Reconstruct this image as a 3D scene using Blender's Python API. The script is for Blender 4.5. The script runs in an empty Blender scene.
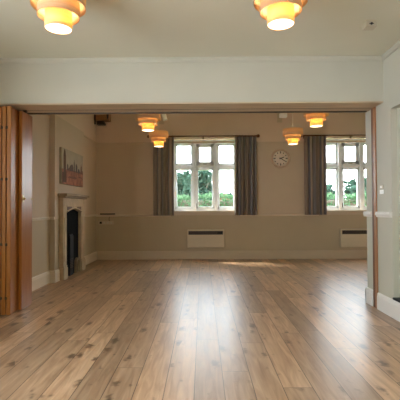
import bpy, bmesh, math, random
from mathutils import Vector, Matrix
random.seed(7)
C = bpy.context.scene.collection
R = math.radians

# ------------------------------------------------------------------ materials
def nodes_of(m):
    m.use_nodes = True
    return m.node_tree.nodes, m.node_tree.links

def mat(name, col, rough=0.6, metal=0.0, spec=0.5, noise=0.0, nscale=20.0, bump=0.0, bscale=60.0,
        emit=None, estr=0.0, stretch=None, coat=0.0):
    m = bpy.data.materials.new(name)
    N, L = nodes_of(m)
    b = N['Principled BSDF']
    b.inputs['Base Color'].default_value = (*col, 1)
    b.inputs['Roughness'].default_value = rough
    b.inputs['Metallic'].default_value = metal
    b.inputs['Specular IOR Level'].default_value = spec
    b.inputs['Coat Weight'].default_value = coat
    b.inputs['Coat Roughness'].default_value = 0.25
    tc = N.new('ShaderNodeTexCoord'); mp = N.new('ShaderNodeMapping')
    if stretch: mp.inputs['Scale'].default_value = stretch
    L.new(tc.outputs['Object'], mp.inputs['Vector'])
    if noise > 0:
        n = N.new('ShaderNodeTexNoise'); n.inputs['Scale'].default_value = nscale; n.inputs['Detail'].default_value = 5
        L.new(mp.outputs[0], n.inputs['Vector'])
        r = N.new('ShaderNodeValToRGB')
        r.color_ramp.elements[0].position = .3; r.color_ramp.elements[1].position = .7
        r.color_ramp.elements[0].color = (*[c*(1-noise) for c in col], 1)
        r.color_ramp.elements[1].color = (*[min(1, c*(1+noise)) for c in col], 1)
        L.new(n.outputs[0], r.inputs[0]); L.new(r.outputs[0], b.inputs['Base Color'])
    if bump > 0:
        n2 = N.new('ShaderNodeTexNoise'); n2.inputs['Scale'].default_value = bscale; n2.inputs['Detail'].default_value = 3
        L.new(mp.outputs[0], n2.inputs['Vector'])
        bp = N.new('ShaderNodeBump'); bp.inputs['Strength'].default_value = bump; bp.inputs['Distance'].default_value = .01
        L.new(n2.outputs[0], bp.inputs['Height']); L.new(bp.outputs[0], b.inputs['Normal'])
    if emit:
        b.inputs['Emission Color'].default_value = (*emit, 1); b.inputs['Emission Strength'].default_value = estr
    return m

def band_paint(name, bands, rough=.65):
    """wall paint in horizontal bands: [(height from which it starts, colour), ...]"""
    m = bpy.data.materials.new(name); N, L = nodes_of(m); b = N['Principled BSDF']
    b.inputs['Roughness'].default_value = rough; b.inputs['Specular IOR Level'].default_value = .3
    g = N.new('ShaderNodeNewGeometry'); s = N.new('ShaderNodeSeparateXYZ')
    L.new(g.outputs['Position'], s.inputs[0])
    cur = None
    for h, col in bands:
        if cur is None:
            cr = N.new('ShaderNodeRGB'); cr.outputs[0].default_value = (*col, 1); cur = cr.outputs[0]; continue
        gt = N.new('ShaderNodeMath'); gt.operation = 'GREATER_THAN'; gt.inputs[1].default_value = h
        L.new(s.outputs['Z'], gt.inputs[0])
        mx = N.new('ShaderNodeMix'); mx.data_type = 'RGBA'
        L.new(gt.outputs[0], mx.inputs['Factor']); L.new(cur, mx.inputs['A']); mx.inputs['B'].default_value = (*col, 1)
        cur = mx.outputs['Result']
    n = N.new('ShaderNodeTexNoise'); n.inputs['Scale'].default_value = 3; n.inputs['Detail'].default_value = 6
    L.new(g.outputs['Position'], n.inputs['Vector'])
    mr = N.new('ShaderNodeMapRange'); mr.inputs['To Min'].default_value = .95; mr.inputs['To Max'].default_value = 1.04
    L.new(n.outputs[0], mr.inputs['Value'])
    mu = N.new('ShaderNodeVectorMath'); mu.operation = 'SCALE'
    L.new(cur, mu.inputs[0]); L.new(mr.outputs[0], mu.inputs['Scale']); L.new(mu.outputs[0], b.inputs['Base Color'])
    n2 = N.new('ShaderNodeTexNoise'); n2.inputs['Scale'].default_value = 90
    L.new(g.outputs['Position'], n2.inputs['Vector'])
    bp = N.new('ShaderNodeBump'); bp.inputs['Strength'].default_value = .05; bp.inputs['Distance'].default_value = .01
    L.new(n2.outputs[0], bp.inputs['Height']); L.new(bp.outputs[0], b.inputs['Normal'])
    return m

def math_node(N, L, op, a, b=None):
    n = N.new('ShaderNodeMath'); n.operation = op
    for i, v in enumerate((a, b)):
        if v is None: continue
        if isinstance(v, (int, float)): n.inputs[i].default_value = v
        else: L.new(v, n.inputs[i])
    return n.outputs[0]

def oak_floor():
    m = bpy.data.materials.new('oak_boards'); N, L = nodes_of(m); b = N['Principled BSDF']
    g = N.new('ShaderNodeNewGeometry'); s = N.new('ShaderNodeSeparateXYZ'); L.new(g.outputs['Position'], s.inputs[0])
    M = lambda op, a, c=None: math_node(N, L, op, a, c)
    W, LEN = .197, 1.9
    u = M('DIVIDE', M('ADD', s.outputs['X'], .06 + W*40), W)
    bi = M('FLOOR', u); fu = M('FRACT', u)
    wn = N.new('ShaderNodeTexWhiteNoise'); wn.noise_dimensions = '1D'; L.new(bi, wn.inputs['W'])
    v = M('ADD', M('DIVIDE', s.outputs['Y'], LEN), M('MULTIPLY', wn.outputs['Value'], 7.3))
    vi = M('FLOOR', v); fv = M('FRACT', v)
    cb = N.new('ShaderNodeCombineXYZ'); L.new(bi, cb.inputs[0]); L.new(vi, cb.inputs[1])
    w2 = N.new('ShaderNodeTexWhiteNoise'); w2.noise_dimensions = '2D'; L.new(cb.outputs[0], w2.inputs['Vector'])
    # grain coordinates shift per board
    off = N.new('ShaderNodeVectorMath'); off.operation = 'SCALE'; off.inputs['Scale'].default_value = 13.0
    L.new(w2.outputs['Color'], off.inputs[0])
    add = N.new('ShaderNodeVectorMath'); add.operation = 'ADD'; L.new(g.outputs['Position'], add.inputs[0]); L.new(off.outputs[0], add.inputs[1])
    mp = N.new('ShaderNodeMapping'); mp.inputs['Scale'].default_value = (14, 1.3, 1); L.new(add.outputs[0], mp.inputs['Vector'])
    gr = N.new('ShaderNodeTexNoise'); gr.inputs['Scale'].default_value = 1.6; gr.inputs['Detail'].default_value = 7; gr.inputs['Distortion'].default_value = .9
    L.new(mp.outputs[0], gr.inputs['Vector'])
    ramp = N.new('ShaderNodeValToRGB'); e = ramp.color_ramp.elements
    e[0].position = .28; e[0].color = FLOOR_D
    e[1].position = .72; e[1].color = FLOOR_L
    L.new(gr.outputs[0], ramp.inputs[0])
    # board tone
    tone = N.new('ShaderNodeMapRange'); tone.inputs['To Min'].default_value = .72; tone.inputs['To Max'].default_value = 1.2
    L.new(w2.outputs['Value'], tone.inputs['Value'])
    sc = N.new('ShaderNodeVectorMath'); sc.operation = 'SCALE'; L.new(ramp.outputs[0], sc.inputs[0]); L.new(tone.outputs[0], sc.inputs['Scale'])
    # knots: stretched voronoi, only some cells
    mk = N.new('ShaderNodeMapping'); mk.inputs['Scale'].default_value = (6.5, 2.9, 1); L.new(add.outputs[0], mk.inputs['Vector'])
    vo = N.new('ShaderNodeTexVoronoi'); vo.voronoi_dimensions = '2D'; vo.inputs['Scale'].default_value = 1.0; L.new(mk.outputs[0], vo.inputs['Vector'])
    wob = N.new('ShaderNodeTexNoise'); wob.inputs['Scale'].default_value = 26; wob.inputs['Detail'].default_value = 4; L.new(add.outputs[0], wob.inputs['Vector'])
    dist = M('ADD', vo.outputs['Distance'], M('MULTIPLY', M('SUBTRACT', wob.outputs[0], .5), .5))
    sepc = N.new('ShaderNodeSeparateColor'); L.new(vo.outputs['Color'], sepc.inputs[0])
    size = M('MULTIPLY', M('MAXIMUM', M('SUBTRACT', sepc.outputs[0], .62), 0.0), .62)
    kn = N.new('ShaderNodeMapRange'); kn.interpolation_type = 'SMOOTHSTEP'
    L.new(M('SUBTRACT', size, dist), kn.inputs['Value'])
    kn.inputs['From Min'].default_value = -.12; kn.inputs['From Max'].default_value = .14
    kn.inputs['To Min'].default_value = 0; kn.inputs['To Max'].default_value = .72
    mixk = N.new('ShaderNodeMix'); mixk.data_type = 'RGBA'; L.new(kn.outputs[0], mixk.inputs['Factor'])
    L.new(sc.outputs[0], mixk.inputs['A']); mixk.inputs['B'].default_value = (.065, .030, .013, 1)
    # seams
    eu = M('MULTIPLY', M('MINIMUM', fu, M('SUBTRACT', 1.0, fu)), W)
    ev = M('MULTIPLY', M('MINIMUM', fv, M('SUBTRACT', 1.0, fv)), LEN)
    su = M('LESS_THAN', eu, .0028); sv = M('LESS_THAN', ev, .0022)
    seam = M('MULTIPLY', M('MAXIMUM', su, sv), .78)
    mixs = N.new('ShaderNodeMix'); mixs.data_type = 'RGBA'; L.new(seam, mixs.inputs['Factor'])
    L.new(mixk.outputs['Result'], mixs.inputs['A']); mixs.inputs['B'].default_value = (.035, .02, .012, 1)
    L.new(mixs.outputs['Result'], b.inputs['Base Color'])
    rr = N.new('ShaderNodeMapRange'); rr.inputs['To Min'].default_value = FLOOR_R[0]; rr.inputs['To Max'].default_value = FLOOR_R[1]
    L.new(gr.outputs[0], rr.inputs['Value']); L.new(rr.outputs[0], b.inputs['Roughness'])
    b.inputs['Specular IOR Level'].default_value = .5
    bp = N.new('ShaderNodeBump'); bp.inputs['Strength'].default_value = .10; bp.inputs['Distance'].default_value = .004
    h = M('SUBTRACT', M('MULTIPLY', gr.outputs[0], .5), seam)
    L.new(h, bp.inputs['Height']); L.new(bp.outputs[0], b.inputs['Normal'])
    return m

def wood(name, c0, c1, rough=.3, stretch=(8, 8, .6), coat=0.0, scale=3.0):
    m = bpy.data.materials.new(name); N, L = nodes_of(m); b = N['Principled BSDF']
    tc = N.new('ShaderNodeTexCoord'); mp = N.new('ShaderNodeMapping'); mp.inputs['Scale'].default_value = stretch
    L.new(tc.outputs['Object'], mp.inputs['Vector'])
    n = N.new('ShaderNodeTexNoise'); n.inputs['Scale'].default_value = scale; n.inputs['Detail'].default_value = 8; n.inputs['Distortion'].default_value = .6
    L.new(mp.outputs[0], n.inputs['Vector'])
    r = N.new('ShaderNodeValToRGB'); r.color_ramp.elements[0].position = .3; r.color_ramp.elements[1].position = .7
    r.color_ramp.elements[0].color = (*c0, 1); r.color_ramp.elements[1].color = (*c1, 1)
    L.new(n.outputs[0], r.inputs[0]); L.new(r.outputs[0], b.inputs['Base Color'])
    b.inputs['Roughness'].default_value = rough; b.inputs['Coat Weight'].default_value = coat; b.inputs['Coat Roughness'].default_value = .2
    bp = N.new('ShaderNodeBump'); bp.inputs['Strength'].default_value = .08; bp.inputs['Distance'].default_value = .003
    L.new(n.outputs[0], bp.inputs['Height']); L.new(bp.outputs[0], b.inputs['Normal'])
    return m

def glass_mat():
    m = bpy.data.materials.new('window_glass'); N, L = nodes_of(m); N.remove(N['Principled BSDF'])
    o = N['Material Output']; t = N.new('ShaderNodeBsdfTransparent'); g = N.new('ShaderNodeBsdfGlossy')
    t.inputs[0].default_value = (.97, .985, .98, 1); g.inputs['Roughness'].default_value = .02
    mx = N.new('ShaderNodeMixShader'); mx.inputs[0].default_value = .05
    L.new(t.outputs[0], mx.inputs[1]); L.new(g.outputs[0], mx.inputs[2]); L.new(mx.outputs[0], o.inputs[0])
    return m

def shade_mat():
    m = bpy.data.materials.new('wood_veneer_shade'); N, L = nodes_of(m); N.remove(N['Principled BSDF'])
    o = N['Material Output']
    tc = N.new('ShaderNodeTexCoord'); mp = N.new('ShaderNodeMapping'); mp.inputs['Scale'].default_value = (2, 2, 40)
    L.new(tc.outputs['Object'], mp.inputs['Vector'])
    n = N.new('ShaderNodeTexNoise'); n.inputs['Scale'].default_value = 2.5; n.inputs['Detail'].default_value = 6; L.new(mp.outputs[0], n.inputs['Vector'])
    r = N.new('ShaderNodeValToRGB'); r.color_ramp.elements[0].position = .3; r.color_ramp.elements[1].position = .7
    r.color_ramp.elements[0].color = (.62, .46, .30, 1); r.color_ramp.elements[1].color = (.74, .58, .40, 1)
    L.new(n.outputs[0], r.inputs[0])
    d = N.new('ShaderNodeBsdfDiffuse'); t = N.new('ShaderNodeBsdfTranslucent')
    L.new(r.outputs[0], d.inputs[0]); t.inputs[0].default_value = (1.0, .70, .27, 1)
    mx = N.new('ShaderNodeMixShader'); mx.inputs[0].default_value = .26
    L.new(d.outputs[0], mx.inputs[1]); L.new(t.outputs[0], mx.inputs[2]); L.new(mx.outputs[0], o.inputs[0])
    return m

def leaf_mat(name, c0, c1):
    m = bpy.data.materials.new(name); N, L = nodes_of(m); N.remove(N['Principled BSDF'])
    o = N['Material Output']; g = N.new('ShaderNodeNewGeometry')
    r = N.new('ShaderNodeValToRGB'); r.color_ramp.elements[0].color = (*c0, 1); r.color_ramp.elements[1].color = (*c1, 1)
    L.new(g.outputs['Random Per Island'], r.inputs[0])
    d = N.new('ShaderNodeBsdfDiffuse'); t = N.new('ShaderNodeBsdfTranslucent')
    L.new(r.outputs[0], d.inputs[0]); L.new(r.outputs[0], t.inputs[0])
    mx = N.new('ShaderNodeMixShader'); mx.inputs[0].default_value = .35
    L.new(d.outputs[0], mx.inputs[1]); L.new(t.outputs[0], mx.inputs[2]); L.new(mx.outputs[0], o.inputs[0])
    return m

def curtain_mat():
    m = bpy.data.materials.new('striped_curtain_fabric'); N, L = nodes_of(m); b = N['Principled BSDF']
    b.inputs['Roughness'].default_value = .9; b.inputs['Sheen Weight'].default_value = .15; b.inputs['Specular IOR Level'].default_value = .15
    uv = N.new('ShaderNodeTexCoord'); s = N.new('ShaderNodeSeparateXYZ'); L.new(uv.outputs['UV'], s.inputs[0])
    mul = math_node(N, L, 'MULTIPLY', s.outputs['X'], 1.9); fr = math_node(N, L, 'FRACT', mul)
    r = N.new('ShaderNodeValToRGB'); r.color_ramp.interpolation = 'CONSTANT'
    e = r.color_ramp.elements
    e[0].position = 0; e[0].color = (.32, .245, .195, 1)
    e[1].position = .34; e[1].color = (.22, .205, .225, 1)
    for p, c in ((.5, (.42, .335, .27, 1)), (.68, (.19, .145, .12, 1)), (.78, (.29, .26, .255, 1)), (.93, (.44, .34, .25, 1))):
        x = e.new(p); x.color = c
    L.new(fr, r.inputs[0]); L.new(r.outputs[0], b.inputs['Base Color'])
    n = N.new('ShaderNodeTexNoise'); n.inputs['Scale'].default_value = 300; L.new(uv.outputs['Object'], n.inputs['Vector'])
    bp = N.new('ShaderNodeBump'); bp.inputs['Strength'].default_value = .15; bp.inputs['Distance'].default_value = .003
    L.new(n.outputs[0], bp.inputs['Height']); L.new(bp.outputs[0], b.inputs['Normal'])
    return m

FLOOR_D = (.335, .190, .105, 1); FLOOR_L = (.60, .395, .245, 1); FLOOR_R = (.27, .42)
M = dict(
    front=band_paint('hall_wall_paint', [(-9, (.52, .512, .43)), (1.10, (.545, .54, .475))]),
    far=band_paint('far_room_paint', [(-9, (.53, .43, .30)), (1.03, (.63, .50, .38)), (2.75, (.74, .58, .46))]),
    ceil=mat('ceiling_paint', (.72, .725, .625), .8, noise=.02, nscale=2, bump=.03, bscale=80),
    trim=mat('white_gloss_trim', (.76, .74, .70), .35, noise=.02, nscale=6),
    fartrim=mat('cream_gloss_trim', (.60, .485, .355), .4, noise=.02, nscale=6),
    winwhite=mat('window_white_paint', (.87, .90, .94), .35, noise=.02, nscale=9),
    floor=oak_floor(),
    door=wood('varnished_door_wood', (.30, .100, .018), (.38, .140, .028), .30, (10, 10, .7), coat=0),
    dooredge=wood('varnished_door_edge_wood', (.38, .145, .028), (.46, .185, .038), .40, (14, 14, .5), coat=0),
    jamb=wood('oak_jamb_wood', (.27, .115, .045), (.40, .18, .075), .4, (12, 12, .6)),
    jambdark=wood('dark_strip_wood', (.10, .04, .018), (.16, .065, .03), .5, (12, 12, .6)),
    soffit=wood('soffit_timber', (.50, .38, .26), (.66, .53, .38), .5, (.7, 9, 9)),
    track=mat('dark_steel_track', (.10, .085, .07), .45, .7, noise=.1),
    pole=wood('curtain_pole_wood', (.13, .05, .018), (.22, .09, .035), .35, (.8, 12, 12)),
    stone=mat('limestone', (.54, .41, .27), .75, noise=.14, nscale=7, bump=.12, bscale=40),
    mantel=mat('brown_stone', (.36, .26, .165), .7, noise=.14, nscale=9, bump=.1, bscale=40),
    void_shade=mat('shaded_void_black', (.008, .008, .009), .95, noise=.2, spec=.1),  # black painted in for the shade inside the fireplace and niche hollows
    iron=mat('dark_grey_iron', (.010, .012, .016), .55, .3, noise=.15, nscale=12),
    paletrim=mat('pale_gloss_trim', (.74, .63, .50), .4, noise=.02, nscale=6),
    heater=mat('cream_heater_enamel', (.66, .56, .41), .4, noise=.02),
    grille=mat('dark_brown_grille', (.07, .05, .04), .5, .2, noise=.1),
    brass=mat('worn_brass', (.55, .38, .16), .35, .9, noise=.15, nscale=50),
    steel=mat('dark_hinge_steel', (.10, .08, .06), .4, .8, noise=.1),
    white=mat('white_plastic', (.93, .93, .92), .35, noise=.015),
    cream=mat('cream_plastic', (.60, .56, .46), .45, noise=.03),
    black=mat('black_plastic', (.012, .012, .012), .35, noise=.1),
    cord=mat('white_flex', (.75, .72, .66), .5, noise=.02),
    clockwood=wood('clock_rim_wood', (.56, .39, .28), (.66, .49, .36), .45, (4, 4, 4)),
    clockface=mat('clock_face_paper', (.80, .68, .57), .5, noise=.02),
    ink=mat('clock_ink', (.03, .022, .018), .6, noise=.05),
    corbel=wood('stained_truss_wood', (.24, .11, .035), (.38, .18, .06), .5, (2, 9, 9)),
    glass=glass_mat(), shade=shade_mat(), curtain=curtain_mat(),
    diff=mat('lit_opal_diffuser', (.9, .85, .7), .5, emit=(1.0, .82, .55), estr=1.6, noise=.01),
    bulb=mat('lit_bulb', (.9, .85, .7), .3, emit=(1.0, .78, .48), estr=14.0, noise=.01),
    can_sky=mat('print_sky', (.46, .39, .30), .8, noise=.10, nscale=5),
    can_edge=mat('canvas_edge', (.42, .36, .27), .85, noise=.10, nscale=9),
    can_red=mat('print_foreground', (.34, .14, .085), .8, noise=.45, nscale=9),
    can_dark=mat('print_tower', (.12, .062, .042), .8, noise=.3, nscale=14),
    can_blue=mat('print_buildings', (.12, .092, .085), .8, noise=.3, nscale=14),
    can_rust=mat('print_far_buildings', (.20, .09, .06), .8, noise=.3, nscale=14),
    leafA=leaf_mat('tree_leaves', (.012, .030, .020), (.050, .085, .060)),
    leafB=leaf_mat('tree_leaves_light', (.022, .048, .034), (.070, .110, .080)),
    leafH=leaf_mat('hedge_leaves', (.035, .080, .035), (.085, .145, .075)),
    leafR=leaf_mat('russet_leaves', (.10, .055, .03), (.17, .11, .06)),
    bark=mat('bark', (.10, .07, .05), .9, noise=.3, bump=.3),
    grass=mat('lawn', (.14, .24, .06), .95, noise=.25, nscale=8),
    bounce_ground=mat('neutral_bounce_ground', (.35, .32, .28), .9, noise=.15),
)

# ------------------------------------------------------------------ mesh helpers (built in world space, stored relative to an origin)
class MB:
    def __init__(s): s.bm = bmesh.new(); s.uv = None
    def _merge(s, b, mi=0):
        me = bpy.data.meshes.new('tmp')
        for f in b.faces: f.material_index = mi
        b.to_mesh(me); b.free(); s.bm.from_mesh(me); bpy.data.meshes.remove(me)
    def box(s, x0, x1, y0, y1, z0, z1, bev=0.0, mi=0, seg=2):
        b = bmesh.new(); bmesh.ops.create_cube(b, size=1)
        for v in b.verts:
            v.co = Vector((x0 + (v.co.x+.5)*(x1-x0), y0 + (v.co.y+.5)*(y1-y0), z0 + (v.co.z+.5)*(z1-z0)))
        if bev > 0: bmesh.ops.bevel(b, geom=b.edges[:], offset=bev, segments=seg, affect='EDGES', profile=.5)
        s._merge(b, mi); return s
    def prism(s, pts, axis, a0, a1, mi=0):
        """pts 2D polygon swept along axis ('x': pts=(y,z); 'y': pts=(x,z); 'z': pts=(x,y))"""
        b = bmesh.new()
        def P(p, a):
            return {'x': (a, p[0], p[1]), 'y': (p[0], a, p[1]), 'z': (p[0], p[1], a)}[axis]
        A = [b.verts.new(P(p, a0)) for p in pts]; B = [b.verts.new(P(p, a1)) for p in pts]
        b.faces.new(A); b.faces.new(B)
        for i in range(len(pts)):
            j = (i+1) % len(pts); b.faces.new((A[i], A[j], B[j], B[i]))
        bmesh.ops.recalc_face_normals(b, faces=b.faces[:])
        s._merge(b, mi); return s
    def lathe(s, prof, c, axis='z', n=40, closed=False, mi=0, smooth=True):
        """prof: [(radius, height)]; revolve round axis through c"""
        b = bmesh.new(); rings = []
        for r, h in prof:
            ring = []
            for k in range(n):
                a = 2*math.pi*k/n
                p = {'z': (r*math.cos(a), r*math.sin(a), h), 'y': (r*math.cos(a), h, r*math.sin(a)), 'x': (h, r*math.cos(a), r*math.sin(a))}[axis]
                ring.append(b.verts.new(Vector(p) + Vector(c)))
            rings.append(ring)
        for i in range(len(rings) - (0 if closed else 1)):
            r0, r1 = rings[i], rings[(i+1) % len(rings)]
            for k in range(n):
                f = b.faces.new((r0[k], r0[(k+1) % n], r1[(k+1) % n], r1[k])); f.smooth = smooth
        if not closed:
            if prof[0][0] > 1e-5: b.faces.new(rings[0])
            if prof[-1][0] > 1e-5: b.faces.new(rings[-1])
        bmesh.ops.remove_doubles(b, verts=b.verts[:], dist=1e-6)
        bmesh.ops.recalc_face_normals(b, faces=b.faces[:])
        s._merge(b, mi); return s
    def tube(s, pts, r, n=10, mi=0):
        b = bmesh.new(); pts = [Vector(p) for p in pts]; rings = []
        for i, p in enumerate(pts):
            d = (pts[min(i+1, len(pts)-1)] - pts[max(i-1, 0)]).normalized()
            a = d.orthogonal().normalized(); c = d.cross(a)
            rr = r[i] if isinstance(r, (list, tuple)) else r
            rings.append([b.verts.new(p + rr*(math.cos(2*math.pi*k/n)*a + math.sin(2*math.pi*k/n)*c)) for k in range(n)])
        for i in range(len(rings)-1):
            best = min(range(n), key=lambda o: (rings[i+1][o].co-rings[i][0].co).length)
            for k in range(n):
                f = b.faces.new((rings[i][k], rings[i][(k+1) % n], rings[i+1][(k+1+best) % n], rings[i+1][(k+best) % n])); f.smooth = True
        b.faces.new(rings[0]); b.faces.new(rings[-1])
        bmesh.ops.recalc_face_normals(b, faces=b.faces[:])
        s._merge(b, mi); return s
    def quad(s, pts, mi=0):
        f = s.bm.faces.new([s.bm.verts.new(p) for p in pts]); f.material_index = mi; return s
    def build(s, name, m, parent=None, origin=None):
        o_ = Vector(origin) if origin is not None else (Vector(parent['_o']) if parent is not None and '_o' in parent else Vector((0, 0, 0)))
        for v in s.bm.verts: v.co -= o_
        me = bpy.data.meshes.new(name); s.bm.to_mesh(me); s.bm.free()
        for x in (m if isinstance(m, (list, tuple)) else [m]): me.materials.append(x)
        ob = bpy.data.objects.new(name, me); C.objects.link(ob)
        if parent is not None: ob.parent = parent
        else: ob.location = o_
        return ob

ORIG = {}
def thing(name, label, cat, loc, group=None):
    o = bpy.data.objects.new(name, None); C.objects.link(o); o.location = loc; o.empty_display_size = .1
    o['label'] = label; o['category'] = cat
    if group: o['group'] = group
    ORIG[o.name] = Vector(loc); return o
def part(mb, name, m, root, par=None, label=None):
    """mesh in world coordinates -> child of root (or of par, a part of root)"""
    o = mb.build(name, m, None, ORIG[root.name]); o.location = (0, 0, 0); o.parent = par or root
    if label: o['label'] = label
    return o
def tag(o, label, cat, group=None, kind=None):
    o['label'] = label; o['category'] = cat
    if group: o['group'] = group
    if kind: o['kind'] = kind
    return o
def struct(mb, name, m, parent=None):
    o = mb.build(name, m); o['kind'] = 'structure'
    if parent is not None: o.parent = parent
    return o
def copy_tree(o, parent=None):
    c = o.copy(); C.objects.link(c); c.parent = parent
    for ch in list(o.children): copy_tree(ch, c)
    return c

# ------------------------------------------------------------------ layout (metres; camera stands at the origin looking along +Y)
XR, XL = 2.07, -2.57            # hall side walls
YB = -2.3                       # wall behind the camera
HC = 2.92                       # hall ceiling
YO, YO2 = 4.55, 5.06             # opening: front and far face of the dividing wall
HL = 2.41                      # underside of the lintel
FL, FR, YF, HF = -2.5, 4.75, 9.4, 3.75   # far room
CX = -2.41                      # face of chimney breast
CY0, CY1 = 6.51, 8.10
W1, W2 = .065, 3.535            # window centres
WH = .775                       # half opening width
WZ0, WZ1 = 1.04, 2.83

# floor
struct(MB().box(-2.8, 5.0, YB-.3, YF+.3, -.12, 0), 'floor', M['floor'])
# ceilings
struct(MB().box(XL-.2, XR+.2, YB-.2, YO+.2, HC, HC+.12), 'ceiling', M['ceil'])
struct(MB().box(FL-.2, FR+.2, YO2-.25, YF+.3, HF, HF+.12), 'ceiling_far_room', M['ceil'])

# dividing wall: lintel over the opening and the stub to the right of it
mb = MB().box(XL-.2, XR+.0, YO, YO2, HL, HF)
mb.box(XR+.18, FR+.2, YO, YO2, 0, HF)
mb.box(XR, XR+.18, YO, YO2, HL, HF)
struct(mb, 'wall_divide', M['front'])
mb = MB().box(XL-.2, -2.47, YO, YO2, 0, HL)
struct(mb, 'wall_divide_left', M['front'])
# timber lined soffit with the door track
struct(MB().box(-2.47, XR, YO+.012, YO2-.01, HL-.014, HL), 'trim_1', M['soffit'])
# right wall of the hall, with the door recess
RY0, RY1, RZ0, RZ1, RD = 3.42, 4.38, .20, 2.28, .065
mb = MB()
mb.box(XR, XR+.18, YB, RY0, 0, HC); mb.box(XR, XR+.18, RY1, YO, 0, HC); mb.box(XR, XR+.18, YO, YO2, 0, HL)
mb.box(XR, XR+.18, RY0, RY1, 0, RZ0); mb.box(XR, XR+.18, RY0, RY1, RZ1, HC)
struct(mb, 'wall_right', M['front'])
# left wall of the hall
LW0, LW1, LWZ0, LWZ1 = -1.1, 2.5, .95, 2.55
mb = MB().box(XL-.18, XL, YB, LW0, 0, HC).box(XL-.18, XL, LW1, YO, 0, HC).box(XL-.18, XL, LW0, LW1, 0, LWZ0).box(XL-.18, XL, LW0, LW1, LWZ1, HC)
struct(mb, 'wall_left', M['front'])
# wall behind the camera with two windows
mb = MB().box(XL-.18, XR+.18, YB-.22, YB, 0, HC)
struct(mb, 'wall_rear', M['front'])

# far room walls
struct(MB().box(FL-.2, FL, YO2, YF+.3, 0, HF).box(FL, CX, CY0, CY1, 0, HF), 'wall_far_left', M['far'])
struct(MB().box(FR, FR+.2, YO2, YF+.3, 0, HF), 'wall_far_right', M['far'])
mb = MB(); Y0, Y1 = YF, YF+.3
mb.box(FL, FR, Y0, Y1, 0, WZ0); mb.box(FL, FR, Y0, Y1, WZ1, HF)
for a, b_ in ((FL, W1-WH), (W1+WH, W2-WH), (W2+WH, FR)): mb.box(a, b_, Y0, Y1, WZ0, WZ1)
struct(mb, 'wall_back', M['far'])

# ---- baseboards (profiled) and rails
def profile_run(axis, a0, a1, base, sgn, prof):
    """prof: (out, z); wall face coordinate base, out along sgn"""
    pts = [(base + sgn*o, z) for o, z in prof]
    return MB().prism(pts, axis, a0, a1)
SK = [(0, .001), (.022, .001), (.022, .15), (.017, .165), (.017, .178), (.010, .195), (0, .195)]
DADO = lambda z, h=.045, d=.03: [(0, z-h/2), (d*.45, z-h/2), (d*.6, z-h*.15), (d, z+h*.05), (d, z+h*.35), (d*.7, z+h/2), (0, z+h/2)]
PICR = lambda z: [(0, z-.022), (.012, z-.022), (.022, z+.01), (.022, z+.022), (0, z+.022)]
def run(name, m, segs, prof):
    """segs: (axis, a0, a1, base, sgn)"""
    mb = MB()
    for ax, a0, a1, base, sg in segs:
        mb.prism([(base + sg*o, z) for o, z in prof], ax, a0, a1)
    return struct(mb, name, m)
# axis 'y' prism has pts (x,z); axis 'x' prism has pts (y,z)
run('baseboard_right', M['trim'], [('y', YB, 4.745, XR, -1), ('y', 4.875, YO2+.022, XR, -1), ('x', XR-.022, FR, YO2, 1)], SK)
run('baseboard_left', M['trim'], [('y', YB, YO, XL, 1)], SK)
run('baseboard_rear', M['trim'], [('x', XL, XR, YB, 1)], SK)
run('baseboard_far_left', M['paletrim'], [('y', YO2, CY0, FL, 1), ('x', FL, CX, CY0, -1), ('y', CY0-.022, 6.69, CX, 1), ('y', 7.91, CY1, CX, 1), ('y', CY1, YF, FL, 1)], SK)
run('baseboard_back', M['fartrim'], [('x', FL, FR, YF, -1)], SK)
run('baseboard_far_right', M['fartrim'], [('y', YO2, YF, FR, -1)], SK)
# dado rails
RDZ = 1.115
dr = [(0, RDZ-.032), (.016, RDZ-.032), (.022, RDZ-.012), (.032, RDZ-.006), (.032, RDZ+.012), (.026, RDZ+.018), (.026, RDZ+.032), (0, RDZ+.032)]
run('trim_2', M['trim'], [('y', YB, RY0, XR, -1), ('y', RY1, 4.745, XR, -1), ('y', 4.875, YO2+.03, XR, -1), ('x', XR-.032, FR, YO2, 1)], dr)
run('trim_3', M['trim'], [('y', YB, YO, XL, 1)], dr)
run('trim_4', M['paletrim'], [('y', YO2, CY0, FL, 1), ('y', CY1, YF, FL, 1), ('x', FL, CX, CY0, -1)], DADO(1.045))
run('trim_5', M['paletrim'], [('x', FL, W1-WH-.04, YF, -1), ('x', W1+WH+.04, W2-WH-.04, YF, -1), ('x', W2+WH+.04, FR, YF, -1)], DADO(1.03))
# picture rails
run('trim_6', M['far'], [('y', CY1, YF, FL, 1), ('x', FL, FR, YF, -1), ('y', YO2, CY0, FL, 1)], PICR(2.745))
# hall cornice
CO = [(0, HC-.05), (.010, HC-.05), (.014, HC-.034), (.028, HC-.014), (.032, HC-.001), (0, HC-.001)]
run('trim_7', M['front'], [('x', XL, XR, YO, -1), ('y', YB, YO, XR, -1), ('y', YB, YO, XL, 1), ('x', XL, XR, YB, 1)], CO)
# oak jamb up the right reveal with a flat dark strip beside it, and the matching head track
JY0, JY1 = 4.75, 4.87
struct(MB().box(XR-.014, XR, JY0, 4.815, 0.001, HL-.014, .003), 'trim_8', M['jamb'])
struct(MB().box(XR-.012, XR, 4.816, JY1, .001, HL-.014, .002), 'trim_9', M['jambdark'])
struct(MB().box(-2.46, XR-.026, 4.815, 4.825, HL-.016, HL-.0138).box(-2.46, XR-.026, 4.955, 4.985, HL-.026, HL-.014), 'trim_10', M['track'])

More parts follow.
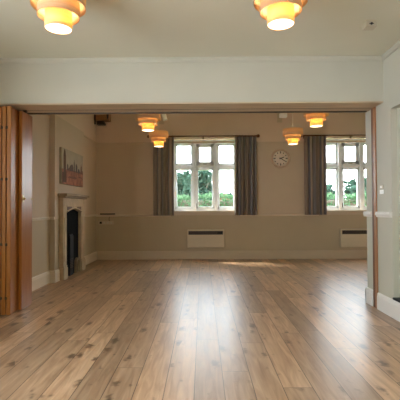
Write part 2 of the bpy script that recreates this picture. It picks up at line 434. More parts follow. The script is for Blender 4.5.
# ------------------------------------------------------------------ far windows: three lights over three, stone-like mullions and a transom
def window(n, cx):
    yg = YF+.20; x0, x1 = cx-WH, cx+WH; z0, z1 = 1.13, 2.80
    root = bpy.data.objects.new('window_%d' % n, None); C.objects.link(root); root.location = (cx, YF+.2, z0); root['kind'] = 'structure'
    ORIG[root.name] = Vector(root.location)
    MW, TW = .075, .05
    mb = MB().box(x0, x1, yg-.05, yg+.05, z1-.06, WZ1, .006).box(x0, x1, yg-.05, yg+.05, z0-.09, z0+.05, .006)
    mb.box(x0, x0+.05, yg-.05, yg+.05, z0, z1, .006).box(x1-.05, x1, yg-.05, yg+.05, z0, z1, .006)
    part(mb, 'frame', M['winwhite'], root)
    w = (x1-x0-.1-2*MW)/3; zt = 2.185
    for k in (0, 1):
        xm = x0+.05+(k+1)*w+k*MW
        part(MB().box(xm, xm+MW, yg-.06, yg+.05, z0+.04, z1-.05, .010), 'mullion', M['winwhite'], root)
    part(MB().box(x0+.04, x1-.04, yg-.055, yg+.05, zt-.03, zt+.04, .008), 'transom', M['winwhite'], root)
    for k in range(3):
        a = x0+.05+k*(w+MW); b = a+w
        for lo, hi, up in ((z0+.05, zt-.03, 0), (zt+.04, z1-.06, 1)):
            t = .085 if (k == 1 and up) else .05
            d = .035 if k == 1 else .02
            mb = MB()
            mb.box(a, b, yg-d, yg+.02, hi-t, hi, .005).box(a, b, yg-d, yg+.02, lo, lo+t, .005)
            mb.box(a, a+t, yg-d, yg+.02, lo, hi, .005).box(b-t, b, yg-d, yg+.02, lo, hi, .005)
            c = part(mb, 'casement', M['winwhite'], root)
            part(MB().box(a+t-.005, b-t+.005, yg-.004, yg+.002, lo+t-.005, hi-t+.005), 'pane', M['glass'], root, c)
            if k == 1:
                xh = (a+b)/2 if up else a+.02
                part(MB().box(xh-.045 if up else xh-.008, xh+.045 if up else xh+.008, yg-d-.012, yg-d, lo+.022, lo+.034 if up else lo+.13, .004), 'stay', M['steel'], root, c)
    # sill board with deep front edge
    part(MB().box(x0-.03, x1+.03, YF-.035, yg-.04, 1.105, 1.13, .006).box(x0-.02, x1+.02, YF-.018, YF-.0005, 1.03, 1.105, .003), 'sill', M['fartrim'], root)
    return root
window(1, W1); window(2, W2)
# unseen window added in the hall's left wall to balance the light
root = bpy.data.objects.new('window_3', None); C.objects.link(root); root.location = (XL-.1, LW0, LWZ0); root['kind'] = 'structure'
ORIG[root.name] = Vector(root.location); xx = XL-.1; mb = MB()
mb.box(xx-.03, xx+.03, LW0, LW1, LWZ0, LWZ0+.06).box(xx-.03, xx+.03, LW0, LW1, LWZ1-.06, LWZ1)
for k in range(4):
    yy = LW0 + (LW1-LW0-.06)*k/3; mb.box(xx-.03, xx+.03, yy, yy+.06, LWZ0, LWZ1)
f = part(mb, 'frame', M['winwhite'], root)
part(MB().box(xx-.003, xx+.003, LW0+.03, LW1-.03, LWZ0+.03, LWZ1-.03), 'pane', M['glass'], root, f)
part(MB().box(XL-.09, XL+.06, LW0-.04, LW1+.04, LWZ0-.04, LWZ0-.001, .006), 'sill', M['trim'], root)

# ------------------------------------------------------------------ door in the recess of the right wall
root = bpy.data.objects.new('door_1', None); C.objects.link(root); root.location = (XR+RD, 3.9, RZ0); root['kind'] = 'structure'
ORIG[root.name] = Vector(root.location)
fx = XR+RD
mb = MB().box(fx, XR+.18, RY1-.07, RY1, RZ0, RZ1, .004).box(fx, XR+.18, RY0, RY0+.07, RZ0, RZ1, .004).box(fx, XR+.18, RY0+.07, RY1-.07, RZ1-.07, RZ1, .004)
fr = part(mb, 'frame', M['front'], root)
part(MB().box(XR-.012, fx+.05, RY0, RY1, RZ0-.004, RZ0+.02, .005), 'threshold', M['iron'], root)
ly0, ly1 = RY0+.075, RY1-.075; lx = fx+.025
mb = MB()
mb.box(lx, lx+.045, ly0, ly0+.11, RZ0+.02, RZ1-.075, .004).box(lx, lx+.045, ly1-.11, ly1, RZ0+.02, RZ1-.075, .004)
for za, zb in ((RZ0+.02, RZ0+.2), (1.06, 1.22), (RZ1-.19, RZ1-.075)): mb.box(lx, lx+.045, ly0+.1, ly1-.1, za, zb, .004)
mb.box(lx+.015, lx+.03, ly0+.1, ly1-.1, RZ0+.15, 1.1).box(lx+.015, lx+.03, ly0+.1, ly1-.1, 1.2, RZ1-.15)
lf = part(mb, 'leaf', M['trim'], root)
part(MB().box(lx-.01, lx, ly1-.08, ly1-.035, 1.22, 1.38, .003).tube([(lx-.005, ly1-.057, 1.32), (lx-.04, ly1-.057, 1.32), (lx-.042, ly1-.16, 1.32)], .008), 'handle', M['steel'], root, lf)

# ------------------------------------------------------------------ light switches on the right wall
def switch(zc, h, lab, mplate):
    t = thing('light_switch', lab, 'light switch', (XR, 4.62, zc), 'wall switches by the door')
    part(MB().box(XR-.010, XR, 4.575, 4.665, zc-h/2, zc+h/2, .003), 'plate', mplate, t)
    part(MB().box(XR-.016, XR-.010, 4.605, 4.635, zc-h*.28, zc+h*.28, .002), 'rocker', M['white'], t)
switch(1.432, .040, 'narrow grey-white switch plate mounted just above the brighter one', M['cream'])
switch(1.375, .048, 'bright white lower light switch on the right wall between oak jamb and door', M['white'])

# ------------------------------------------------------------------ folding partition stacked at the left of the opening
fp = thing('folding_partition', 'orange varnished wooden folding doors stacked open at the left of the opening', 'folding door', (-2.3, 4.7, 0))
DH = HL-.024
leaves = [(-2.134, 4.71, 5.00), (-2.159, 4.49, 4.90), (-2.2145, 4.49, 4.90), (-2.270, 4.49, 4.90), (-2.3255, 4.49, 4.90), (-2.381, 4.49, 4.90)]
def turned(mb, x, y, ang):
    if ang: bmesh.ops.rotate(mb.bm, verts=mb.bm.verts[:], cent=(x, y, 0), matrix=Matrix.Rotation(ang, 3, 'Z'))
    return mb
for i, (x1, ya, yb) in enumerate(leaves):
    zt = HL-.048; th = .0375 if i == 0 else .0455; ang = R(5.6) if i else 0.0
    T = lambda mb: turned(mb, x1, ya, ang)
    lf = part(T(MB().box(x1-th, x1, ya, yb, .012, zt, .004)), 'leaf', M['door'], fp)
    # edge lipping strip
    part(T(MB().box(x1-th+.004, x1-.004, ya-.003, ya+.001, .014, zt-.002, .001)), 'edge_lipping', M['dooredge'], fp, lf)
    if i >= 1:
        for zh in (.20, .80, 1.535, 2.12):
            part(T(MB().lathe([(.001, zh-.018), (.007, zh-.016), (.007, zh+.016), (.001, zh+.018)], (x1-th-.005, ya-.006, 0), 'z', 12).box(x1-th-.014, x1-th+.012, ya-.0055, ya-.003, zh-.014, zh+.014)), 'hinge', M['steel'], fp, lf)
    if i == 0:
        part(MB().lathe([(.001, -.002), (.021, 0), (.021, .004), (.012, .006), (.010, .02), (.014, .028), (.001, .031)], (x1, 4.745, 1.32), 'x', 20).box(x1, x1+.004, 4.73, 4.76, 1.28, 1.36, .0015), 'handle', M['brass'], fp, lf)
        part(MB().box(x1, x1+.008, 4.975, 4.996, 1.31, 1.335, .003), 'lock', M['brass'], fp, lf)
        part(MB().box(x1-th, x1, ya+.1, ya+.14, zt, HL-.014, .002), 'track_hanger', M['steel'], fp, lf)

# ------------------------------------------------------------------ pendant lamps (three stepped veneer drums)
def drum(r, z0, z1, t=.0025): return [(r-t, z0), (r, z0), (r, z1), (r-t, z1)]
LAMP_H = .34
def make_lamp(label, x, y, z, zc, group):
    t = thing('pendant_lamp', label, 'pendant lamp', (x, y, z), group)
    o = ORIG[t.name]
    part(MB().lathe(drum(.20, z+.170, z+.305), (x, y, 0), 'z', 64, True), 'upper_shade', M['shade'], t)
    part(MB().lathe(drum(.154, z+.095, z+.205), (x, y, 0), 'z', 64, True), 'middle_shade', M['shade'], t)
    part(MB().lathe(drum(.099, z+.0, z+.125), (x, y, 0), 'z', 64, True), 'lower_shade', M['shade'], t)
    part(MB().lathe([(.0001, z+.006), (.0955, z+.006), (.0955, z+.010), (.0001, z+.010)], (x, y, 0), 'z', 48), 'diffuser', M['diff'], t)
    for k in range(3):
        a = k*2*math.pi/3+.3; c, s = math.cos(a), math.sin(a)
        P = lambda r, h: (x+r*c, y+r*s, z+h)
        part(MB().tube([P(.014, .26), P(.1465, .26), P(.1975, .26)], .0022, 6).tube([P(.1495, .26), P(.1495, .115), P(.0945, .115)], .002, 6), 'spoke', M['cord'], t)
    part(MB().lathe([(.001, z+.225), (.018, z+.228), (.018, z+.29), (.008, z+.315), (.001, z+.316)], (x, y, 0), 'z', 16), 'lamp_holder', M['cord'], t)
    part(MB().lathe([(.001, z+.082), (.018, z+.089), (.030, z+.118), (.028, z+.145), (.014, z+.18), (.013, z+.225), (.001, z+.226)], (x, y, 0), 'z', 20), 'bulb', M['bulb'], t)
    part(MB().tube([(x, y, z+.31), (x, y, zc-.02)], .0045, 8), 'cord', M['cord'], t)
    part(MB().lathe([(.001, zc-.035), (.03, zc-.032), (.05, zc-.012), (.052, zc-.0005), (.001, zc-.0004)], (x, y, 0), 'z', 28), 'ceiling_rose', M['white'], t)
    return t
G = 'stepped wood veneer pendant lamps'
LAMPS = [(-1.085, 3.0, 2.56, HC, 'large lit veneer pendant at top left of the near ceiling'),
         (.59, 2.96, 2.562, HC, 'large lit veneer pendant at top centre-right of the near ceiling'),
         (-.875, 6.44, 2.455, HF, 'upper left far-room pendant, partly cut off by the lintel, left of the other'),
         (-.90, 8.25, 2.475, HF, 'small lit pendant hanging in front of the left curtain of centre window'),
         (1.83, 6.40, 2.50, HF, 'far-room pendant partly cut off by the lintel, above the right curtain'),
         (1.83, 8.05, 2.475, HF, 'small lit pendant hanging just above and right of the wall clock')]
def lamp_light(t, x, y, z):
    pass
for x, y, z, zc, lab in LAMPS: make_lamp(lab, x, y, z, zc, G)

# ------------------------------------------------------------------ sensor box on the hall ceiling
t = thing('alarm_sensor', 'small cream square sensor box on the near ceiling at upper right', 'sensor', (1.56, 3.69, HC))
part(MB().box(1.512, 1.608, 3.65, 3.735, HC-.06, HC, .0), 'housing', M['cream'], t)
part(MB().lathe([(.0001, -.016), (.008, -.013), (.012, -.005), (.012, 0)], (1.56, 3.65, HC-.034), 'y', 18).box(1.54, 1.58, 3.645, 3.6505, HC-.037, HC-.031), 'lens', M['black'], t)

# ------------------------------------------------------------------ curtains and poles
def curtain(x0, x1, lab, seed):
    rnd = random.Random(seed)
    yc, zt, zb = 9.285, 2.855, 1.03
    NX, NZ = 120, 28; nf = 5.5
    ph = rnd.random()*6.28; jit = [rnd.uniform(.6, 1.25) for _ in range(12)]
    mb = MB(); bm = mb.bm; uvl = bm.loops.layers.uv.new('UVMap')
    grid = []
    for j in range(NZ+1):
        v = j/NZ; row = []
        z = zt + (zb-zt)*v
        amp = .042 + .016*v
        for i in range(NX+1):
            u = i/NX
            w = u*nf*2*math.pi + ph + .5*math.sin(u*9+ph) + .25*v*math.sin(u*5+seed)
            a = amp*jit[int(u*nf) % 12]
            pinch = (1-v)**8
            y = yc + a*math.sin(w) + .008*math.sin(2.3*w+1)
            x = x0 + (x1-x0)*(u + .012*math.sin(w*1.0+1.3)) + .012*math.sin(v*2.5+seed)*(u-.5)
            row.append(bm.verts.new((x, y, z + (.004*math.sin(w) if j == 0 else 0))))
        grid.append(row)
    for j in range(NZ):
        for i in range(NX):
            f = bm.faces.new((grid[j][i], grid[j+1][i], grid[j+1][i+1], grid[j][i+1])); f.smooth = True
            for lp, (a, b) in zip(f.loops, ((i, j), (i, j+1), (i+1, j+1), (i+1, j))): lp[uvl].uv = (a/NX, b/NZ)
    t = thing('curtain', lab, 'curtain', ((x0+x1)/2, yc, zb), 'striped window curtains')
    o = part(mb, 'fabric', M['curtain'], t)
    s = o.modifiers.new('t', 'SOLIDIFY'); s.thickness = .004; s.offset = 0
    for k in range(7):
        mb = MB(); xr = x0 + (x1-x0)*(k+.5)/7
        mb.lathe([(.0185, -.005), (.0225, -.005), (.0225, .005), (.0185, .005)], (xr, 9.285, 2.872), 'x', 16, True)
        mb.box(xr-.0025, xr+.0025, 9.283, 9.287, 2.845, 2.852)
        part(mb, 'curtain_ring', M['pole'], t)
    return t
curtain(-1.150, -.655, 'dark striped curtain at left of the centre window, behind the small pendant', 3)
curtain(.756, 1.262, 'dark striped curtain at right of the centre window, beside the clock', 5)
curtain(2.378, 2.868, 'dark striped curtain at left of the right-hand window', 8)
def pole(x0, x1, ends, lab):
    t = thing('curtain_pole', lab, 'curtain pole', ((x0+x1)/2, 9.285, 2.872), 'wooden curtain poles')
    part(MB().tube([(x0, 9.285, 2.872), (x1, 9.285, 2.872)], .017, 14), 'rod', M['pole'], t)
    for x, s in ends:
        prof = [(.018, 0), (.024, .008), (.016, .016), (.034, .034), (.040, .052), (.034, .074), (.018, .088), (.001, .090)]
        part(MB().lathe([(r, s*h) for r, h in prof], (x, 9.285, 2.872), 'x', 20), 'finial', M['pole'], t)
    for x in (x0+.04, (x0+x1)/2, x1-.04):
        part(MB().box(x-.012, x+.012, 9.29, YF-.0005, 2.845, 2.858, .002).box(x-.02, x+.02, YF-.012, YF-.0005, 2.82, 2.895, .002), 'bracket', M['pole'], t)
pole(-1.20, 1.25, [(-1.20, -1), (1.25, 1)], 'dark wooden curtain pole spanning the centre window')
pole(2.35, 4.62, [(2.35, -1), (4.62, 1)], 'dark wooden curtain pole over the right-hand window, running behind the oak jamb')

# ------------------------------------------------------------------ panel heaters
def heater(cx, lab):
    w, z0, z1, ya = .43, .275, .695, 9.29
    t = thing('panel_heater', lab, 'heater', (cx, YF, z0), 'cream wall panel heaters')
    mb = MB().box(cx-w, cx+w, ya+.012, YF-.015, z0, z1, .012)
    mb.box(cx-w, cx+w, ya, ya+.03, z0+.006, z1-.115, .008).box(cx-w, cx+w, ya, ya+.03, z1-.03, z1, .006)
    mb.box(cx-w, cx-w+.03, ya, ya+.03, z1-.12, z1-.02, .004).box(cx+w-.03, cx+w, ya, ya+.03, z1-.12, z1-.02, .004)
    b = part(mb, 'casing', M['heater'], t)
    mb = MB().box(cx-w+.03, cx+w-.03, ya+.010, ya+.0125, z1-.115, z1-.03)
    for k in range(5):
        z = z1-.108+k*.0175
        mb.box(cx-w+.03, cx+w-.03, ya+.004, ya+.011, z, z+.006)
    part(mb, 'grille', M['grille'], t)
    part(MB().box(cx+w-.16, cx+w-.04, ya+.0, ya+.008, z1-.10, z1-.045, .002), 'control_panel', M['black'], t)
    for s in (-1, 1):
        part(MB().box(cx+s*.3-.02, cx+s*.3+.02, YF-.016, YF-.0005, z0+.05, z1-.05, .002), 'wall_bracket', M['steel'], t)
heater(.07, 'cream panel heater on the back wall below the centre window')
heater(3.63, 'cream panel heater on the back wall below the right-hand window')

# ------------------------------------------------------------------ wall clock
cx, cz = 1.838, 2.354
t = thing('wall_clock', 'round pale-faced clock with a light wooden rim between the two windows', 'clock', (cx, YF, cz))
part(MB().lathe([(.178, -.0005), (.228, -.0005), (.230, -.018), (.222, -.036), (.205, -.042), (.192, -.036), (.186, -.024), (.178, -.022)], (cx, YF, cz), 'y', 64, True), 'rim', M['clockwood'], t)
fc = part(MB().lathe([(.0001, -.018), (.187, -.018), (.187, -.010), (.0001, -.010)], (cx, YF, cz), 'y', 64), 'face', M['clockface'], t)
for k in range(12):
    a = k*math.pi/6; big = k % 3 == 0
    l0, l1, w = (.118, .165, .010) if big else (.125, .160, .0075)
    d = Vector((math.sin(a), 0, math.cos(a))); n = Vector((math.cos(a), 0, -math.sin(a)))
    c = Vector((cx, YF-.0195, cz)); mb = MB()
    pts = [c+d*l0-n*w, c+d*l0+n*w, c+d*l1+n*w, c+d*l1-n*w]
    bm_ = mb.bm; A = [bm_.verts.new(p) for p in pts]; B = [bm_.verts.new(p+Vector((0, .0015, 0))) for p in pts]
    bm_.faces.new(A); bm_.faces.new(B[::-1])
    for i in range(4): bm_.faces.new((A[i], B[i], B[(i+1) % 4], A[(i+1) % 4]))
    part(mb, 'hour_mark', M['ink'], t, fc)
def hand(name, ang, ln, w, yo):
    d = Vector((math.sin(ang), 0, math.cos(ang))); n = Vector((math.cos(ang), 0, -math.sin(ang)))
    c = Vector((cx, YF-yo, cz)); mb = MB(); bm_ = mb.bm
    pts = [c-d*.03-n*w, c-d*.03+n*w, c+d*ln*.8+n*w, c+d*ln, c+d*ln*.8-n*w]
    A = [bm_.verts.new(p) for p in pts]; B = [bm_.verts.new(p+Vector((0, .002, 0))) for p in pts]
    bm_.faces.new(A); bm_.faces.new(B[::-1])
    for i in range(5): bm_.faces.new((A[i], B[i], B[(i+1) % 5], A[(i+1) % 5]))
    part(mb, name, M['ink'], t)
hand('hour_hand', R(68), .10, .009, .025); hand('minute_hand', R(122), .15, .007, .029)
part(MB().lathe([(.0001, -.034), (.012, -.032), (.012, -.018)], (cx, YF, cz), 'y', 16), 'hub', M['ink'], t)

# ------------------------------------------------------------------ fireplace on the chimney breast
t = thing('fireplace', 'pale stone fireplace with pointed arch and mantel shelf on the left chimney breast', 'fireplace', (CX, 7.3, 0))
SX = -2.337
OY0, OY1, LY0, LY1 = 6.875, 7.70, 6.70, 7.90
SPR, APX, LTOP = 1.135, 1.205, 1.385
def arch(y):   # pointed four-centred head
    u = abs((y-(OY0+OY1)/2)/((OY1-OY0)/2)); return SPR + (APX-SPR)*max(0.0, 1-u)**.8
for a, b_ in ((LY0, OY0), (OY1, LY1)):
    c = part(MB().box(CX+.0005, SX, a, b_, .001, LTOP, .006), 'pilaster', M['stone'], t)
    part(MB().box(CX+.0005, SX+.022, a-.015, b_+(.015 if a > 7 else .0), .001, .20, .006).box(CX+.0005, SX+.012, a-.006, b_+(.006 if a > 7 else 0), .20, .235, .005), 'plinth', M['stone'], t, c)
    part(MB().box(SX, SX+.012, a+.03, b_-.03, .30, 1.05, .005), 'raised_panel', M['stone'], t, c)
mb = MB(); NP = 24
pts = [(OY0, LTOP), (OY0, SPR)] + [(OY0+(OY1-OY0)*k/NP, arch(OY0+(OY1-OY0)*k/NP)) for k in range(1, NP)] + [(OY1, SPR), (OY1, LTOP)]
mb.prism(pts, 'x', CX+.0005, SX)
hd = part(mb, 'arched_head', M['stone'], t)
# moulded arch rib and sunk dark spandrels
rib = [Vector((SX+.006, OY0+(OY1-OY0)*k/NP, arch(OY0+(OY1-OY0)*k/NP)+.012)) for k in range(NP+1)]
part(MB().tube(rib, .013, 8), 'arch_moulding', M['stone'], t, hd)
for s in (0, 1):
    ya, yb = (OY0+.015, OY0+.26) if s == 0 else (OY1-.26, OY1-.015)
    tri = [(ya, 1.235), (yb, 1.235)]; tri += [(yb, arch(yb)+.028), (ya, arch(ya)+.028)]
    part(MB().prism(tri, 'x', SX, SX+.003), 'spandrel', M['jambdark'], t, hd, 'dark sunk corner panel of the arch')
part(MB().box(SX, SX+.010, OY0-.01, OY1+.01, 1.238, 1.255, .003), 'label_moulding', M['stone'], t, hd)
mb = MB().box(CX+.0005, -2.25, 6.63, 7.95, 1.415, 1.457, .006).box(CX+.0005, -2.285, 6.67, 7.92, 1.385, 1.416, .006)
part(mb, 'mantel_shelf', M['mantel'], t)
# firebox: flat black sheet painting the shade of the void inside the arch (proud of the breast face by its thickness)
pts = [(OY0, .001), (OY1, .001), (OY1, SPR)] + [(OY0+(OY1-OY0)*k/NP, arch(OY0+(OY1-OY0)*k/NP)) for k in range(NP-1, 0, -1)] + [(OY0, SPR)]
part(MB().prism(pts, 'x', CX+.0005, CX+.012), 'firebox', M['void_shade'], t)
t2 = thing('gas_heater', 'tall narrow dark grey heater standing inside the fireplace arch', 'heater', (CX+.04, 7.22, 0))
part(MB().box(CX+.013, CX+.05, 7.12, 7.32, .001, .72, .012), 'casing', M['iron'], t2)
mb = MB()
for k in range(6): mb.box(CX+.05, CX+.053, 7.12, 7.29, .14+k*.03, .152+k*.03)
part(mb, 'louvre_panel', M['black'], t2)
part(MB().box(CX+.02, CX+.046, 7.12, 7.29, .72, .74, .004), 'top_cap', M['black'], t2)
t3 = thing('stone_niche', 'small pale arched stone piece at the right foot of the fireplace opening', 'stone', (CX+.04, 7.55, 0))
oo, ii = [], []
for k in range(13):
    a = math.pi*k/12; oo.append((7.575-.105*math.cos(a), .20+.075*math.sin(a))); ii.append((7.575-.072*math.cos(a), .19+.052*math.sin(a)))
ring = [(7.47, .001)] + oo + [(7.68, .001), (7.647, .001)] + ii[::-1] + [(7.503, .001)]
part(MB().prism(ring, 'x', CX+.0135, CX+.06), 'arch', M['mantel'], t3)
part(MB().prism([(7.503, .001)] + ii + [(7.647, .001)], 'x', CX+.0135, CX+.02), 'back_panel', M['void_shade'], t3)

# ------------------------------------------------------------------ canvas picture over the mantel
YA, YBB, ZA, ZB, PX = 6.71, 7.91, 1.622, 2.24, -2.37
t = thing('canvas_picture', 'unframed city skyline canvas print hanging above the mantel shelf', 'picture', (CX, 7.31, ZA))
mb = MB().box(CX+.0005, PX, YA, YBB, ZA, ZB, .003, mi=1)
def flat(poly, mi, d):
    q = [(YA+u*(YBB-YA), ZA+v*(ZB-ZA)) for u, v in poly]
    mb.prism(q, 'x', PX-.0005, PX+d, mi)
flat([(.005, .005), (.995, .005), (.995, .995), (.005, .995)], 0, .0006)
flat([(.005, .005), (.995, .005), (.995, .47), (.8, .46), (.62, .44), (.4, .46), (.2, .43), (.005, .42)], 2, .0010)
flat([(.075, .10), (.075, .80), (.10, .96), (.125, .99), (.15, .94), (.175, .80), (.175, .10)], 3, .0014)       # tall tower
flat([(.03, .05), (.03, .32), (.20, .38), (.20, .05)], 3, .0013)
for poly in ([(.22, .41), (.22, .55), (.25, .60), (.28, .55), (.28, .41)],
             [(.33, .41), (.33, .52), (.40, .60), (.47, .62), (.50, .56), (.50, .41)],
             [(.52, .41), (.53, .66), (.55, .78), (.57, .66), (.58, .41)],
             [(.62, .41), (.62, .64), (.66, .68), (.70, .60), (.70, .41)],
             [(.72, .41), (.73, .52), (.79, .55), (.83, .48), (.83, .41)]):
    flat(poly, 4, .0012)
for poly in ([(.86, .40), (.87, .60), (.90, .72), (.93, .62), (.95, .40)], [(.95, .38), (.955, .52), (.985, .50), (.985, .38)], [(.28, .38), (.29, .48), (.33, .50), (.33, .38)]):
    flat(poly, 5, .0012)
flat([(.25, .20), (.32, .25), (.60, .27), (.68, .24), (.62, .20)], 5, .0011)
flat([(.72, .26), (.78, .31), (.90, .30), (.93, .26)], 5, .0011)
part(mb, 'printed_canvas', [M['can_sky'], M['can_edge'], M['can_red'], M['can_dark'], M['can_blue'], M['can_rust']], t)

# ------------------------------------------------------------------ small fittings on the back wall
t = thing('power_strip', 'cream multi-way socket box on the back wall below the dado rail, left corner', 'socket', (-2.26, YF, .87))
bb = part(MB().box(-2.44, -2.09, YF-.04, YF-.0005, .825, .905, .006), 'housing', M['fartrim'], t)
for k in range(4):
    xx = -2.40+k*.082
    part(MB().box(xx-.012, xx+.04, YF-.043, YF-.04, .84, .89, .001), 'socket_plate', M['cream'] if k else M['black'], t, bb)
part(MB().tube([(-2.19, YF-.012, .905), (-2.20, YF-.012, .95), (-2.185, YF-.012, 1.006)], .006, 8), 'cable', M['black'], t)
t = thing('dado_ledge_box', 'flat dark box lying on the dado rail above the socket box', 'box', (-2.2, YF-.05, 1.055))
part(MB().box(-2.40, -2.05, YF-.06, YF-.008, 1.0535, 1.085, .004), 'case', M['grille'], t)
part(MB().box(-2.38, -2.07, YF-.0615, YF-.06, 1.060, 1.066), 'seam', M['black'], t)
t = thing('truss_bracket', 'brown timber beam end with dark iron straps high in the back left corner', 'beam end', (-2.32, YF, 3.25))
part(MB().box(FL+.001, -2.15, YF-.22, YF-.0005, 3.24, 3.46, .008), 'timber', M['corbel'], t)
part(MB().box(-2.485, -2.455, YF-.235, YF-.22, 3.14, 3.46, .002), 'strap', M['black'], t)
part(MB().prism([(-2.215, 3.46), (-2.145, 3.46), (-2.16, 3.30), (-2.19, 3.24)], 'y', YF-.235, YF-.22), 'strap', M['black'], t)
part(MB().box(-2.455, -2.27, YF-.15, YF-.0005, 3.155, 3.20, .006).box(-2.46, -2.30, YF-.13, YF-.0005, 3.20, 3.24, .004), 'bearing_block', M['grille'], t)
def fitting(cx, cz, lab, tilt):
    t = thing('wall_fitting', lab, 'wall fitting', (cx, YF, cz), 'pale fittings high on the back wall')
    part(MB().box(cx-.06, cx+.06, YF-.03, YF-.0005, cz-.10, cz+.12, .008), 'back_plate', M['fartrim'], t)
    mb = MB().box(-.085, .085, -.14, -.0, -.05, .05, .012)
    bmesh.ops.rotate(mb.bm, verts=mb.bm.verts[:], cent=(0, 0, 0), matrix=Matrix.Rotation(tilt, 3, 'Y'))
    bmesh.ops.translate(mb.bm, verts=mb.bm.verts[:], vec=(cx+.07, YF-.031, cz+.05))
    part(mb, 'head', M['white'], t)
fitting(-.95, 3.28, 'small pale box fitting high on the back wall above the left curtain', R(75))
fitting(1.82, 3.30, 'small pale box fitting high on the back wall above the clock', R(0))

# ------------------------------------------------------------------ outside
struct(MB().box(-30, 40, YF+.31, 80, -.35, -.25), 'ground_outside', M['grass'])
struct(MB().box(-30, XL-.25, YB-.23, YF+.31, -.35, -.25), 'ground_outside_left', M['bounce_ground'])  # unseen ground, greyed to keep green bounce light out of the hall
def leaf_cloud(mb, blobs, n, size, rnd):
    tot = sum(r[0]*r[1]*r[2] for _, r in blobs)
    for c, r in blobs:
        k = max(20, int(n*(r[0]*r[1]*r[2])/tot))
        for _ in range(k):
            d = Vector((rnd.gauss(0, 1), rnd.gauss(0, 1), rnd.gauss(0, 1))).normalized() * rnd.uniform(.55, 1.08)
            p = Vector(c) + Vector((d.x*r[0], d.y*r[1], d.z*r[2]))
            a = Vector((rnd.gauss(0, 1), rnd.gauss(0, 1), rnd.gauss(0, 1))).normalized(); b = a.orthogonal().normalized()
            s = size*rnd.uniform(.6, 1.3)
            mb.quad([p-a*s, p+b*s*.5, p+a*s, p-b*s*.5])
def tree(name, x, y, h, w, seed, m, lab, n=2600, size=.16, base=.9):
    rnd = random.Random(seed)
    t = thing(name, lab, 'tree', (x, y, -.25), 'trees outside the windows')
    pts = [(x, y, -.25), (x+.05, y, h*.3), (x-.03, y, h*.55), (x, y, h*.8)]
    mb = MB().tube(pts, [.13, .10, .07, .03], 8)
    for k in range(6):
        a = rnd.uniform(0, 6.28); z = h*rnd.uniform(.3, .65)
        mb.tube([(x, y, z), (x+w*.4*math.cos(a), y+w*.4*math.sin(a), z+h*.18)], [.05, .015], 6)
    part(mb, 'trunk', M['bark'], t)
    blobs = []
    for k in range(16):
        f = k/15; zz = base + (h-base)*f
        rw = w*(.34+.28*math.sin(math.pi*min(1, .15+f*.8)))*(1-.55*f*f)
        a = rnd.uniform(0, 6.28); q = rnd.uniform(.1, .55)*w*(1-.6*f)
        blobs.append(((x+q*math.cos(a), y+q*math.sin(a), min(zz, h-rw*.5)), (rw*.75, rw*.75, rw*.62)))
    mb = MB(); leaf_cloud(mb, blobs, n, size, rnd)
    part(mb, 'foliage', m, t)
tree('tree', -1.45, 26.5, 3.6, 2.1, 1, M['leafA'], 'leafy tree seen through the left light of the centre window', n=5000, size=.19)
tree('tree', .0, 22.5, 3.45, 1.6, 2, M['leafA'], 'dense tree seen through the middle light of the centre window', n=5000, size=.16)
tree('tree', 2.6, 45, 2.9, 2.2, 4, M['leafB'], 'distant low tree seen through the right light of the centre window', size=.2)
tree('tree', 8.6, 27.5, 2.75, 1.3, 5, M['leafB'], 'small tree at lower left of the right-hand window')
tree('tree', 8.75, 22.5, 2.75, 2.1, 6, M['leafA'], 'bushy taller tree in the middle of the right-hand window', n=3000)
rnd = random.Random(11)
mb = MB(); leaf_cloud(mb, [((1.0, 20, 1.2), (.5, .4, .75)), ((1.35, 20.2, 1.0), (.4, .4, .6))], 700, .08, rnd)
t = thing('roof_standin_shrub', 'russet shrub standing in for a brown-red roof behind the hedge in the right light of the centre window', 'shrub', (1.1, 20, -.25))
part(mb, 'foliage', M['leafR'], t)  # leafy shape added in place of a distant brown-red roof
part(MB().tube([(1.1, 20, -.25), (1.12, 20, .9)], [.05, .02], 8), 'stem', M['bark'], t)
t = thing('hedge', 'bright green clipped hedge running along the garden behind both windows', 'hedge', (3, 16, -.25))
mb = MB()
for _ in range(9000):
    u = rnd.uniform(-4, 10); zz = rnd.uniform(-.2, 1.68); yy = rnd.uniform(15.6, 16.4)
    if rnd.random() < .75: yy = 15.6 + abs(rnd.gauss(0, .06))
    elif rnd.random() < .7: zz = 1.66 + rnd.gauss(0, .05) + .06*math.sin(u*3.1)
    a = Vector((rnd.gauss(0, 1), rnd.gauss(0, 1), rnd.gauss(0, 1))).normalized(); b = a.orthogonal().normalized(); s = rnd.uniform(.05, .10)
    p = Vector((u, yy, zz)); mb.quad([p-a*s, p+b*s*.5, p+a*s, p-b*s*.5])
part(mb, 'foliage', M['leafH'], t)
part(MB().box(-4, 10, 15.75, 16.25, -.25, 1.5, .1), 'branches', M['bark'], t)

# ------------------------------------------------------------------ light
w = bpy.data.worlds.new('sky'); bpy.context.scene.world = w; w.use_nodes = True
N, L = w.node_tree.nodes, w.node_tree.links
bg = N['Background']
tc = N.new('ShaderNodeTexCoord'); sp = N.new('ShaderNodeSeparateXYZ'); L.new(tc.outputs['Generated'], sp.inputs[0])
rp = N.new('ShaderNodeValToRGB'); rp.color_ramp.elements[0].position = 0; rp.color_ramp.elements[0].color = (.92, .96, 1.0, 1)
rp.color_ramp.elements[1].position = .8; rp.color_ramp.elements[1].color = (.72, .86, 1.0, 1)
L.new(sp.outputs['Z'], rp.inputs[0]); L.new(rp.outputs[0], bg.inputs[0])
bg.inputs[1].default_value = 6.6

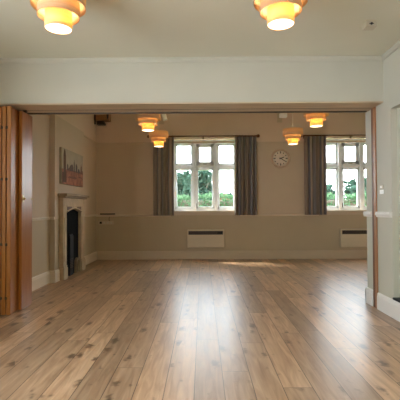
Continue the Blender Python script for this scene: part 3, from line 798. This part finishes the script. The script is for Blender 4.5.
def portal(name, x, y, z, sx, sz, facing):
    l = bpy.data.lights.new(name, 'AREA'); l.shape = 'RECTANGLE'; l.size = sx; l.size_y = sz; l.cycles.is_portal = True
    o = bpy.data.objects.new(name, l); C.objects.link(o); o.location = (x, y, z)
    o.rotation_euler = (R(90), 0, 0 if facing > 0 else R(180))   # -Z of the lamp points along +Y / -Y
    return o
po = portal('added_window_portal', XL-.2, (LW0+LW1)/2, (LWZ0+LWZ1)/2, LW1-LW0, LWZ1-LWZ0, 1); po.rotation_euler = (R(90), 0, R(-90))  # portal of the added left window
for c in (W1, W2): portal('far_window_portal', c, YF+.32, 1.95, 2*WH, 1.8, -1)

sl = bpy.data.lights.new('sun', 'SUN'); sl.energy = 6.0; sl.angle = R(7.0); sl.color = (1, .93, .82)
so = bpy.data.objects.new('sun', sl); C.objects.link(so)
so.rotation_euler = Vector((.62, -.5, -1.0)).to_track_quat('-Z', 'Y').to_euler()

for x, y, z, zc, lab in LAMPS:
    for dz, en in ((.06, 2.2), (.232, 2.6)):
        l = bpy.data.lights.new('lamp_bulb_light', 'POINT'); l.energy = en; l.color = (1, .78, .48); l.shadow_soft_size = .02
        o = bpy.data.objects.new('lamp_bulb_light', l); C.objects.link(o); o.location = (x, y, z+dz)

# ------------------------------------------------------------------ camera
cam = bpy.data.cameras.new('camera'); cam.sensor_width = 36; cam.lens = 36; cam.clip_start = .05
co = bpy.data.objects.new('camera', cam); C.objects.link(co)
rot = Matrix.Rotation(R(.36), 4, 'Z') @ Matrix.Rotation(R(90+1.146), 4, 'X') @ Matrix.Rotation(R(-.28), 4, 'Z')
co.matrix_world = Matrix.Translation((0, 0, 1.2)) @ rot
sc = bpy.context.scene; sc.camera = co
sc.view_settings.view_transform = 'Standard'; sc.view_settings.look = 'None'; sc.view_settings.gamma = 1
sc.view_settings.use_curve_mapping = False; sc.view_settings.exposure = 1.45
sc.cycles.use_denoising = True
sc.cycles.max_bounces = 14; sc.cycles.diffuse_bounces = 8; sc.cycles.transparent_max_bounces = 12; sc.cycles.sample_clamp_indirect = 8
